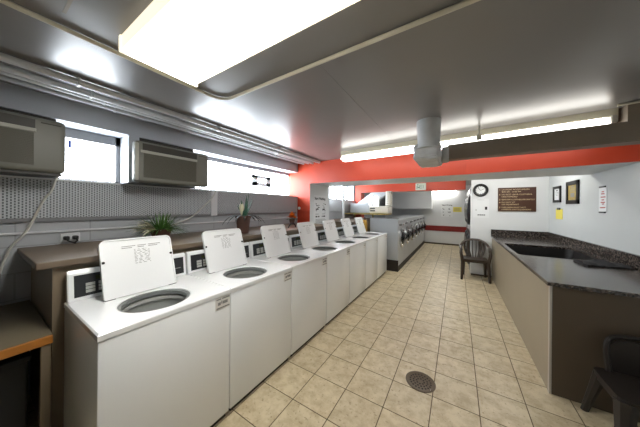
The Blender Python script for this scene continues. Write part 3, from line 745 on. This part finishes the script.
b = NB()
A = [(-2.62, 1.60), (-2.12, 1.60), (-1.62, 1.93), (-2.16, 1.93)]
prism(b, A, 1, 6.36, 6.60); solo('vent_hood', b, 'steel', 'sloping grey metal hood above the grey box in the back room', 'hood')
t = thing('appliance', 'beige boxy appliance with dark slots beside the grey box in the back room', 'appliance', (-1.86, 6.2, 1.325))
b = NB(); box(b, -2.11, -1.57, 6.02, 6.45, 1.326, 1.53, .03, 3); ap = obj('casing', b, 'appliance', t, True)
for z in (1.38, 1.445):
    b = NB(); box(b, -2.08, -1.94, 6.012, 6.03, z, z + .035, .003); obj('slot', b, 'black', ap)
b = NB(); prof = []
for i in range(15): prof.append((.085 + (.012 if i % 2 else 0), 1.535 + i * .029))
lathe(b, prof, (-1.62, 6.25, 0), 20); solo('flexible_duct', b, 'appliance', 'ribbed upright flexible duct above the beige appliance', 'duct', None, True)
b = NB(); box(b, -2.07, -1.93, 6.30, 6.33, 1.531, 1.80, .003)
t = thing('light_panel', 'small bright window panel between the grey hood and the ribbed duct', 'window', (-2.0, 6.31, 1.531))
obj('pane', b, 'sky', t)
b = NB(); box(b, -2.09, -2.07, 6.29, 6.34, 1.531, 1.815); box(b, -1.93, -1.91, 6.29, 6.34, 1.531, 1.815); box(b, -2.09, -1.91, 6.29, 6.34, 1.80, 1.82); obj('frame', b, 'appliance', t)
t = thing('canister', 'brass and brown upright canister between the last white washer and the steel end panel', 'canister', (-1.94, 5.22, 0))
b = NB(); lathe(b, [(.06, 0), (.072, .02), (.072, 1.10), (.05, 1.17), (.02, 1.19)], (-1.94, 5.215, 0), 20); obj('body', b, 'brass', t, True)
b = NB(); lathe(b, [(.03, 1.18), (.035, 1.22), (.012, 1.25)], (-1.94, 5.215, 0), 14); obj('cap', b, 'potbrown', t, True)

# far wall
b = NB(); box(b, -2.6, -.87, 9.80, YF - .002, 1.45, CEIL - .002, .004); solo('wall_cupboard', b, 'whitewall', 'white boxed cupboard high on the far wall above the steel washers', 'cupboard')
b = NB(); box(b, -1.16, .95, YF - .04, YF - .002, .55, .76, .006); solo('wall_rail', b, 'darkred', 'dark red board across the far wall', 'rail')
t = thing('wall_light', 'thin bright strip light at the top of the far wall', 'light', (-.6, 10.2, 2.1), 'fluorescent lights')
b = NB(); box(b, -1.16, -.04, 10.17, YF - .002, 2.17, 2.24, .006); obj('fixture_body', b, 'fixture', t)
b = NB(); box(b, -1.15, -.05, 10.16, 10.26, 2.115, 2.17, .015); obj('diffuser', b, 'tubelight3', t)
for (x0_, x1_, y0_, y1_, l) in ((-1.4, -.1, 5.1, 5.3, 'unseen fill light added on the ceiling just behind the red header, over the aisle'), (.35, 1.35, 5.0, 5.2, 'unseen fill light added on the ceiling just behind the red header, over the counter'), (-1.2, 0, 8.2, 8.4, 'unseen fill light added on the back-room ceiling behind the second red header')):
    t = thing('fill_strip', l, 'light', ((x0_ + x1_) / 2, (y0_ + y1_) / 2, CEIL), 'fluorescent lights')  # unseen lamps added to brighten the clock wall and back room
    b = NB(); box(b, x0_, x1_, y0_, y1_, CEIL - .03, CEIL - .001, .004); obj('fixture_body', b, 'fixture', t)
    b = NB(); box(b, x0_ + .02, x1_ - .02, y0_ + .01, y1_ - .01, CEIL - .08, CEIL - .03, .02); obj('diffuser', b, 'tubelight3', t)
t = thing('instruction_poster', 'white drying instructions poster on the far wall beside the yellow note', 'poster', (-.35, YF, 1.13))
b = NB(); box(b, -.565, -.15, YF - .004, YF - .001, 1.13, 1.66); pp = obj('sheet', b, 'paper', t)
b = text_bm('Start Drying', .075, (-.535, YF - .005, 1.585), X, Z, .0006, bold=.002, maxw=.37); obj('heading', b, 'blackink', pp)
b = NB(); R = random.Random(8)
for (xx, zz, w_, h_) in ((-.52, 1.42, .10, .07), (-.30, 1.42, .09, .08), (-.52, 1.30, .07, .05), (-.33, 1.30, .14, .06), (-.50, 1.18, .09, .05), (-.28, 1.17, .08, .03)):
    for i in range(5):
        u = R.uniform(0, .5) * w_; q = R.uniform(0, .8) * h_; box(b, xx + u, xx + u + w_ * R.uniform(.25, .5), YF - .0055, YF - .0035, zz + q, zz + q + h_ * .16)
obj('pictograms', b, 'blackink', pp)
t = thing('yellow_notice', 'yellow notice taped to the far wall right of the white poster', 'notice', (.01, YF, 1.34))
b = NB(); box(b, -.135, .15, YF - .004, YF - .001, 1.34, 1.53); pp = obj('sheet', b, 'yellow', t)
b = NB()
for i in range(4): box(b, -.10, .11 - .03 * (i % 2), YF - .0055, YF - .0035, 1.375 + i * .033, 1.387 + i * .033)
obj('print', b, 'ink', pp)
t = thing('header_sign', 'small pale sign with green figures on the second red header', 'sign', (-.86, 6.64, 1.975))
b = NB(); box(b, -.99, -.727, 6.622, 6.649, 1.975, 2.17, .006); pp = obj('plate', b, 'signpale', t)
b = NB()
for (u, v_, w_, h_) in ((.03, .02, .012, .10), (.05, .06, .05, .03), (.055, .10, .012, .06), (.10, .05, .012, .09), (.12, .05, .05, .012), (.12, .09, .04, .012), (.12, .13, .05, .012), (.19, .05, .012, .09), (.04, .15, .03, .02)):
    box(b, -.99 + u, -.99 + u + w_, 6.620, 6.6225, 1.975 + v_, 1.975 + v_ + h_)
obj('figures', b, 'greenink', pp)

# stacked dryers behind the clock wall, facing the aisle
def make_dryer(loc):
    x, y = loc[0], loc[1]
    t = thing('stack_dryer', '', 'dryer', loc, 'stacked dryers')
    b = NB(); box(b, x, x + .75, y + .004, y + .756, .0, 1.98, .006); obj('cabinet', b, 'enamel', t)
    for z0 in (.06, 1.02):
        d = NB(); lathe(d, [(.355, x + .002), (.355, x - .03), (.33, x - .05), (.28, x - .055)], (0, y + .38, z0 + .42), 32, 'x', cap=False); dr = obj('door', d, 'consoleblack', t, True)
        d = NB(); lathe(d, [(.29, x - .04), (.2, x - .068), (.1, x - .076), (.001, x - .078)], (0, y + .38, z0 + .42), 28, 'x', cap=False); obj('glass', d, 'darkglass', dr, True)
        d = NB(); box(d, x - .012, x + .002, y + .03, y + .73, z0 + .80, z0 + .91, .004); obj('control_strip', d, 'consoleblack', t)
    return t
d0 = make_dryer((.262, 6.14, 0)); d0['label'] = 'white stacked dryer with dark round doors just behind the clock wall'
dup(d0, (.262, 6.90, 0), 'white stacked dryer second behind the clock wall')
dup(d0, (.262, 7.66, 0), 'white stacked dryer farthest behind the clock wall')

# ------------------------------------------------------------------ clock wall
t = thing('wall_clock', 'black-rimmed round wall clock with a white face', 'clock', (.433, YB - .02, 1.89))
cz, cxk = 1.89, .433
b = NB(); lathe(b, [(.14, -.002), (.14, -.03), (.122, -.042), (.092, -.036), (.088, -.018)], (cxk, YB, cz), 40, 'y', cap=False); obj('rim', b, 'black', t, True)
b = NB(); lathe(b, [(.099, -.012), (.099, -.018), (.001, -.019)], (cxk, YB, cz), 32, 'y', cap=False); fc = obj('face', b, 'paper', t)
b = NB()
for i in range(12):
    a = 2 * PI * i / 12; c = Vector((cxk + .082 * math.sin(a), YB - .0205, cz + .082 * math.cos(a))); box(b, c.x - .006, c.x + .006, c.y - .001, c.y + .002, c.z - .006, c.z + .006)
obj('hour_mark', b, 'blackink', fc)
b = NB(); prism(b, [(cxk - .004, cz - .01), (cxk + .004, cz - .01), (cxk + .056, cz + .02), (cxk + .052, cz + .028)], 1, YB - .024, YB - .021); obj('hour_hand', b, 'blackink', fc)
b = NB(); prism(b, [(cxk - .003, cz - .01), (cxk + .004, cz - .012), (cxk - .04, cz + .06), (cxk - .047, cz + .056)], 1, YB - .027, YB - .0245); obj('minute_hand', b, 'blackink', fc)
t = thing('wall_notice', 'white printed notice on the wall directly below the clock', 'notice', (.445, YB, 1.285))
b = NB(); box(b, .305, .587, YB - .004, YB - .001, 1.285, 1.70); pp = obj('sheet', b, 'paper', t)
b = NB(); box(b, .38, .50, YB - .0055, YB - .0035, 1.672, 1.680); box(b, .345, .37, YB - .0055, YB - .0035, 1.44, 1.465); obj('faint_print', b, 'faint', pp)
b = NB(); box(b, .515, .555, YB - .0055, YB - .0035, 1.46, 1.525, .0); obj('dark_stamp', b, 'blackink', pp)
for (u0, u1) in ((.385, .42), (.425, .455), (.46, .49), (.495, .52)):
    b = NB(); box(b, u0, u1, YB - .0055, YB - .0035, 1.335, 1.355); obj('dark_word', b, 'blackink', pp)
# brown rules board
t = thing('rules_sign', 'brown laundry rules sign with cream letters on the clock wall', 'sign', (1.03, YB, 1.43))
b = NB(); box(b, .735, 1.333, YB - .018, YB - .001, 1.432, 1.926, .003); pp = obj('board', b, 'signbrown', t)
lines = [('1', 'LAUNDRY ROOM HOURS'), ('', '8:00 AM - 10:00 PM'), ('2', 'DO NOT LEAVE CLOTHING'), ('', 'UNATTENDED'), ('3', 'REMOVE CLOTHES PROMPTLY'), ('4', 'DO NOT SIT'), ('', 'ON EQUIPMENT'), ('5', 'CHILDREN UNDER 12'), ('', 'PARENT AND EQUIPMENT')]
lines[-2:] = [('5', 'CHILDREN MUST NOT'), ('', 'OPERATE ANY EQUIPMENT')]
zs = [1.872, 1.826, 1.770, 1.724, 1.664, 1.606, 1.562, 1.502, 1.458]
for (n_, s_), z in zip(lines, zs):
    obj('rule_line', text_bm(s_, .038, (.795, YB - .0195, z), X, Z, .001, bold=0, maxw=.515), 'cream', pp)
    if n_: obj('rule_number', text_bm(n_, .040, (.755, YB - .0195, z - .002), X, Z, .001, bold=.0005), 'cream', pp)

# right wall: frames and notices
def frame(label, y0, y1, z0, z1, border, bm_, pm, inner):
    t = thing('picture_frame', label, 'picture frame', (XR, (y0 + y1) / 2, z0), 'frames on the right wall')
    b = NB(); d = .022
    box(b, XR - d, XR - .001, y0, y1, z0, z0 + border, .003); box(b, XR - d, XR - .001, y0, y1, z1 - border, z1, .003)
    box(b, XR - d, XR - .001, y0, y0 + border, z0, z1, .003); box(b, XR - d, XR - .001, y1 - border, y1, z0, z1, .003)
    obj('frame', b, bm_, t)
    b = NB(); box(b, XR - .010, XR - .002, y0 + border * .6, y1 - border * .6, z0 + border * .6, z1 - border * .6); s = obj('print', b, pm, t)
    b = NB()
    for (u0, u1, v0, v1) in inner:
        box(b, XR - .0115, XR - .0095, y1 - (y1 - y0) * u1, y1 - (y1 - y0) * u0, z0 + (z1 - z0) * v0, z0 + (z1 - z0) * v1)
    obj('print_marks', b, 'ink', s)
frame('small black framed certificate on the right wall, nearer the corner', 5.40, 5.74, 1.605, 1.893, .045, 'black', 'paper', [(.38, .62, .70, .78), (.30, .7, .60, .62), (.3, .7, .52, .54), (.35, .65, .44, .46)])
frame('larger black framed gold print on the right wall', 4.74, 5.16, 1.57, 1.925, .062, 'black', 'tan', [(.35, .65, .3, .48), (.3, .7, .55, .58), (.3, .7, .64, .67), (.38, .62, .72, .78)])
t = thing('yellow_note', 'yellow note under a black clip on the right wall below the framed certificate', 'note', (XR, 5.49, 1.31))
b = NB(); box(b, XR - .005, XR - .001, 5.345, 5.64, 1.312, 1.49); pp = obj('sheet', b, 'yellow', t)
b = NB(); box(b, XR - .016, XR - .004, 5.43, 5.56, 1.475, 1.512, .004); obj('clip', b, 'black', t)
t = thing('hanging_notice', 'narrow white banner with red print and black end bars on the right wall', 'notice', (XR, 4.13, 1.45))
b = NB(); box(b, XR - .005, XR - .001, 4.045, 4.215, 1.462, 1.76); pp = obj('sheet', b, 'paper', t)
for (z0, z1) in ((1.445, 1.463), (1.757, 1.776)):
    b = NB(); box(b, XR - .014, XR - .001, 4.065, 4.195, z0, z1, .003); obj('bar', b, 'black', t)
b = NB()
for (z, u0, u1) in ((1.70, 4.10, 4.15), (1.675, 4.09, 4.16), (1.635, 4.07, 4.17), (1.60, 4.10, 4.15), (1.57, 4.08, 4.17), (1.55, 4.10, 4.14), (1.505, 4.07, 4.185)): box(b, XR - .0065, XR - .0045, u0, u1, z, z + .012)
obj('print', b, 'redink', pp)

# ------------------------------------------------------------------ counter
CX0, CY0 = .643, 2.50
t = thing('counter', 'taupe counter with a dark granite top along the right wall', 'counter', (1.08, 4.2, 0))
hole = rrect(.672, 1.47, 3.72, 4.83, .09, 8)
# granite slab with the basin opening: outline bridged to the hole
def slab_hole(bm, x0, x1, y0, y1, hole, z0, z1):
    rect = [(x0, y0), (x1, y0), (x1, y1), (x0, y1)]
    loops = []
    for z in (z0, z1):
        es = []
        vv = []
        for P in (rect, hole):
            V = [bm.verts.new((p[0], p[1], z)) for p in P]; vv.append(V)
            es += [bm.edges.new((V[k], V[(k + 1) % len(V)])) for k in range(len(V))]
        bmesh.ops.triangle_fill(bm, use_beauty=True, use_dissolve=False, edges=es)
        loops.append(vv)
    for q in (0, 1):
        A, B = loops[0][q], loops[1][q]
        for k in range(len(A)): bm.faces.new((A[k], A[(k + 1) % len(A)], B[(k + 1) % len(A)], B[k]))
    bmesh.ops.recalc_face_normals(bm, faces=bm.faces[:])
b = NB(); slab_hole(b, .622, XR - .002, 2.478, YB - .002, hole, .874, .904); obj('countertop', b, 'granite', t)
b = NB(); n = len(hole); A = [b.verts.new((p[0], p[1], .876)) for p in hole]; B_ = [b.verts.new((1.071 + (p[0] - 1.071) * .97, 4.275 + (p[1] - 4.275) * .97, .74)) for p in hole]
for i in range(n): b.faces.new((A[i], A[(i + 1) % n], B_[(i + 1) % n], B_[i]))
b.faces.new(B_); bmesh.ops.recalc_face_normals(b, faces=b.faces[:]); bmesh.ops.reverse_faces(b, faces=b.faces[:])
o = obj('basin', b, 'brownmirror', t); o['label'] = 'dark sunken basin with rounded corners'
b = NB(); box(b, .622, XR - .002, YB - .032, YB - .002, .904, 1.040, .003); obj('backsplash', b, 'granite', t)
b = NB(); box(b, XR - .032, XR - .002, 2.478, YB - .032, .904, 1.045, .003); obj('backsplash', b, 'granite', t)
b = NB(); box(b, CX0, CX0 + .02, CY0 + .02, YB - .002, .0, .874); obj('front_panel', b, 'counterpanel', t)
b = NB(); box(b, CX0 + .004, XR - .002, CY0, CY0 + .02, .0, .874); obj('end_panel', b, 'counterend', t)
b = NB(); box(b, CX0 - .004, CX0 + .012, CY0 - .004, CY0 + .022, .0, .873, .002); obj('corner_trim', b, 'alu', t)
b = NB(); R = random.Random(6); pts = [(1.05, 3.33), (1.20, 3.28), (1.42, 3.42), (1.47, 3.60), (1.40, 3.70), (1.30, 3.66), (1.26, 3.69), (1.13, 3.69), (1.20, 3.60)]
# crumpled dark cloth lying near the basin
N1, N2 = 14, 8; V = []
for i in range(N1):
    row = []
    for j in range(N2):
        u, w_ = i / (N1 - 1), j / (N2 - 1)
        xx = 1.13 + .34 * u; yy = 3.36 + .28 * u * .3 + (.33 - .12 * u) * w_
        ht = .012 + .05 * (math.sin(u * 9 + w_ * 4) * .5 + .5) * math.sin(PI * w_) * math.sin(PI * min(1, u * 1.1 + .1)) + R.uniform(0, .008)
        row.append(b.verts.new((xx + R.uniform(-.012, .012), yy + R.uniform(-.012, .012), .905 + max(.002, ht))))
    V.append(row)
for i in range(N1 - 1):
    for j in range(N2 - 1): b.faces.new((V[i][j], V[i + 1][j], V[i + 1][j + 1], V[i][j + 1]))
r_ = bmesh.ops.extrude_face_region(b, geom=b.faces[:])
for e in r_['geom']:
    if isinstance(e, bmesh.types.BMVert): e.co.z = .9045
bmesh.ops.recalc_face_normals(b, faces=b.faces[:])
solo('cloth', b, 'cloth', 'crumpled black cloth lying on the granite counter by the wall', 'cloth', None, True)

# ------------------------------------------------------------------ chairs
def make_armchair():
    cx, yf, yr = .325, 5.50, 5.93
    t = thing('plastic_chair', 'brown slatted plastic armchair beside the far end of the counter', 'chair', (cx, 5.72, 0), 'plastic chairs')
    b = NB(); pts = rrect(cx - .215, cx + .215, yf + .02, yr - .06, [.05, .04, .04, .05]); prism(b, pts, 2, .405, .43)
    for k in (-1, 1): box(b, cx + k * .205 - .01, cx + k * .205 + .01, yf + .04, yr - .08, .375, .41)
    box(b, cx - .19, cx + .19, yf + .02, yf + .04, .37, .41); obj('seat', b, 'chair', t)
    legs = [((cx - .235, yf, 0), (cx - .215, yf + .05, .41)), ((cx + .235, yf, 0), (cx + .215, yf + .05, .41)), ((cx - .20, yr, 0), (cx - .19, yr - .07, .41)), ((cx + .20, yr, 0), (cx + .19, yr - .07, .41))]
    for (p, q) in legs:
        b = NB(); tube(b, [p, Vector(p).lerp(Vector(q), .6), q], [.022, .03, .036], 8); obj('leg', b, 'chair', t, True)
    # arching back rim that flows into the arms
    rim = [(cx - .245, yf + .06, .62), (cx - .255, yf + .16, .645), (cx - .25, yr - .10, .665), (cx - .20, yr - .01, .73), (cx - .11, yr + .015, .785), (cx, yr + .02, .80), (cx + .11, yr + .015, .785), (cx + .20, yr - .01, .73), (cx + .25, yr - .10, .665), (cx + .255, yf + .16, .645), (cx + .245, yf + .06, .62)]
    b = NB(); tube(b, spline(rim, 5),   .028, 8, squash=.75); obj('back_rim', b, 'chair', t, True)
    for k in (-1, 1):
        b = NB(); tube(b, spline([(cx + k * .245, yf + .065, .625), (cx + k * .248, yf + .035, .56), (cx + k * .232, yf + .03, .45), (cx + k * .222, yf + .04, .38)], 5), [.026] * 5 + [.03] * 11, 8); obj('arm_post', b, 'chair', t, True)
    for i in range(6):
        u = -1 + 2 * i / 5
        b = NB(); p0 = Vector((cx + u * .115, yr - .075, .42)); p1 = Vector((cx + u * .175, yr + .0, .60)); p2 = Vector((cx + u * .17, yr + .015, .80 - .055 * u * u))
        tube(b, spline([p0, p1, p2], 5), .027, 8, squash=.35); obj('slat', b, 'chair', t, True)
    for k in (-1, 1):
        b = NB(); tube(b, [(cx + k * .12, yr - .075, .42), (cx + k * .20, yr - .08, .425)], .018, 8); obj('back_foot', b, 'chair', t, True)
    return t
make_armchair()
t = thing('low_chair', 'dark brown plastic chair against the near end of the counter', 'chair', (1.02, 2.28, 0), 'plastic chairs')
cx = 1.09
b = NB(); pts = rrect(cx - .26, cx + .26, 2.05, 2.40, [.06, .05, .05, .06]); prism(b, pts, 2, .335, .362)
obj('seat', b, 'chairdark', t)
for k in (-1, 1):
    b = NB(); box(b, cx + k * .24 - .01, cx + k * .24 + .01, 2.10, 2.37, .30, .336); obj('seat_skirt', b, 'chairdark', t)
b = NB(); A = spline([(cx - .18, 2.385, .36), (cx - .185, 2.40, .46), (cx - .175, 2.415, .55), (cx - .13, 2.43, .59), (cx, 2.435, .605), (cx + .13, 2.43, .59), (cx + .175, 2.415, .55), (cx + .185, 2.40, .46), (cx + .18, 2.385, .36)], 5)
tube(b, A, .017, 8); br = obj('back_rim', b, 'chairdark', t, True)
b = NB(); prism(b, [(cx - .17, .362), (cx + .17, .362), (cx + .17, .54), (cx + .13, .58), (cx, .595), (cx - .13, .58), (cx - .17, .54)], 1, 2.395, 2.413); obj('backrest', b, 'chairdark', t)
for (p, q, k) in (((cx - .275, 2.44, 0), (cx - .225, 2.36, .34), 1), ((cx + .275, 2.44, 0), (cx + .225, 2.36, .34), 1), ((cx - .265, 2.02, 0), (cx - .225, 2.09, .34), 1.35), ((cx + .265, 2.02, 0), (cx + .225, 2.09, .34), 1.35)):
    b = NB(); tube(b, [p, Vector(p).lerp(Vector(q), .6), q], [.022 * k, .03 * k, .038 * k], 8); obj('leg', b, 'chairdark', t, True)

# ------------------------------------------------------------------ floor drain
t = thing('floor_drain', 'round bronze floor drain set in the tile floor', 'drain', (-.257, 2.07, 0))
dx, dy = -.257, 2.068
b = NB(); lathe(b, [(.118, 0.0), (.118, .004), (.105, .006), (.10, .003), (.001, .003)], (dx, dy, .0005), 36, cap=False); dr = obj('frame', b, 'drain', t, True)
b = NB(); 
for ring, n in ((.03, 8), (.055, 14), (.08, 20)):
    for i in range(n):
        a = 2 * PI * i / n; lathe(b, [(.0075, .0034), (.0075, .0045), (.0005, .0046)], (dx + ring * math.cos(a), dy + ring * math.sin(a), 0), 8, cap=False)
obj('slots', b, 'draindark', dr)
b = NB(); lathe(b, [(.005, .004), (.005, .008), (.0005, .009)], (dx + .085, dy - .055, 0), 10, cap=False); obj('screw', b, 'chrome', dr)

# ------------------------------------------------------------------ light, world, camera
wld = bpy.data.worlds.new('World'); S.world = wld; wld.use_nodes = True
wld.node_tree.nodes['Background'].inputs[0].default_value = (.75, .85, 1, 1); wld.node_tree.nodes['Background'].inputs[1].default_value = .6

YAW, F, ROLL, CYP = .5562, 220.63, .0084, 206.93
r0 = Vector((math.cos(YAW), math.sin(YAW), 0)); fw = Vector((-math.sin(YAW), math.cos(YAW), 0)); u0 = Vector((0, 0, 1))
rr = r0 * math.cos(ROLL) + u0 * math.sin(ROLL); uu = u0 * math.cos(ROLL) - r0 * math.sin(ROLL)
cam = bpy.data.cameras.new('camera'); co = bpy.data.objects.new('camera', cam); COL.objects.link(co)
cam.sensor_width = 36; cam.sensor_fit = 'HORIZONTAL'; cam.lens = F * 36 / 640; cam.shift_y = -(213.5 - CYP) / 640; cam.clip_start = .02
mw = Matrix.Identity(4)
for i in range(3): mw[i][0] = rr[i]; mw[i][1] = uu[i]; mw[i][2] = -fw[i]
mw[0][3], mw[1][3], mw[2][3] = 0, 0, 4.889 * .305
co.matrix_world = mw
S.camera = co
S.view_settings.view_transform = 'Standard'; S.view_settings.look = 'None'; S.view_settings.gamma = 1; S.view_settings.use_curve_mapping = False
S.view_settings.exposure = .26
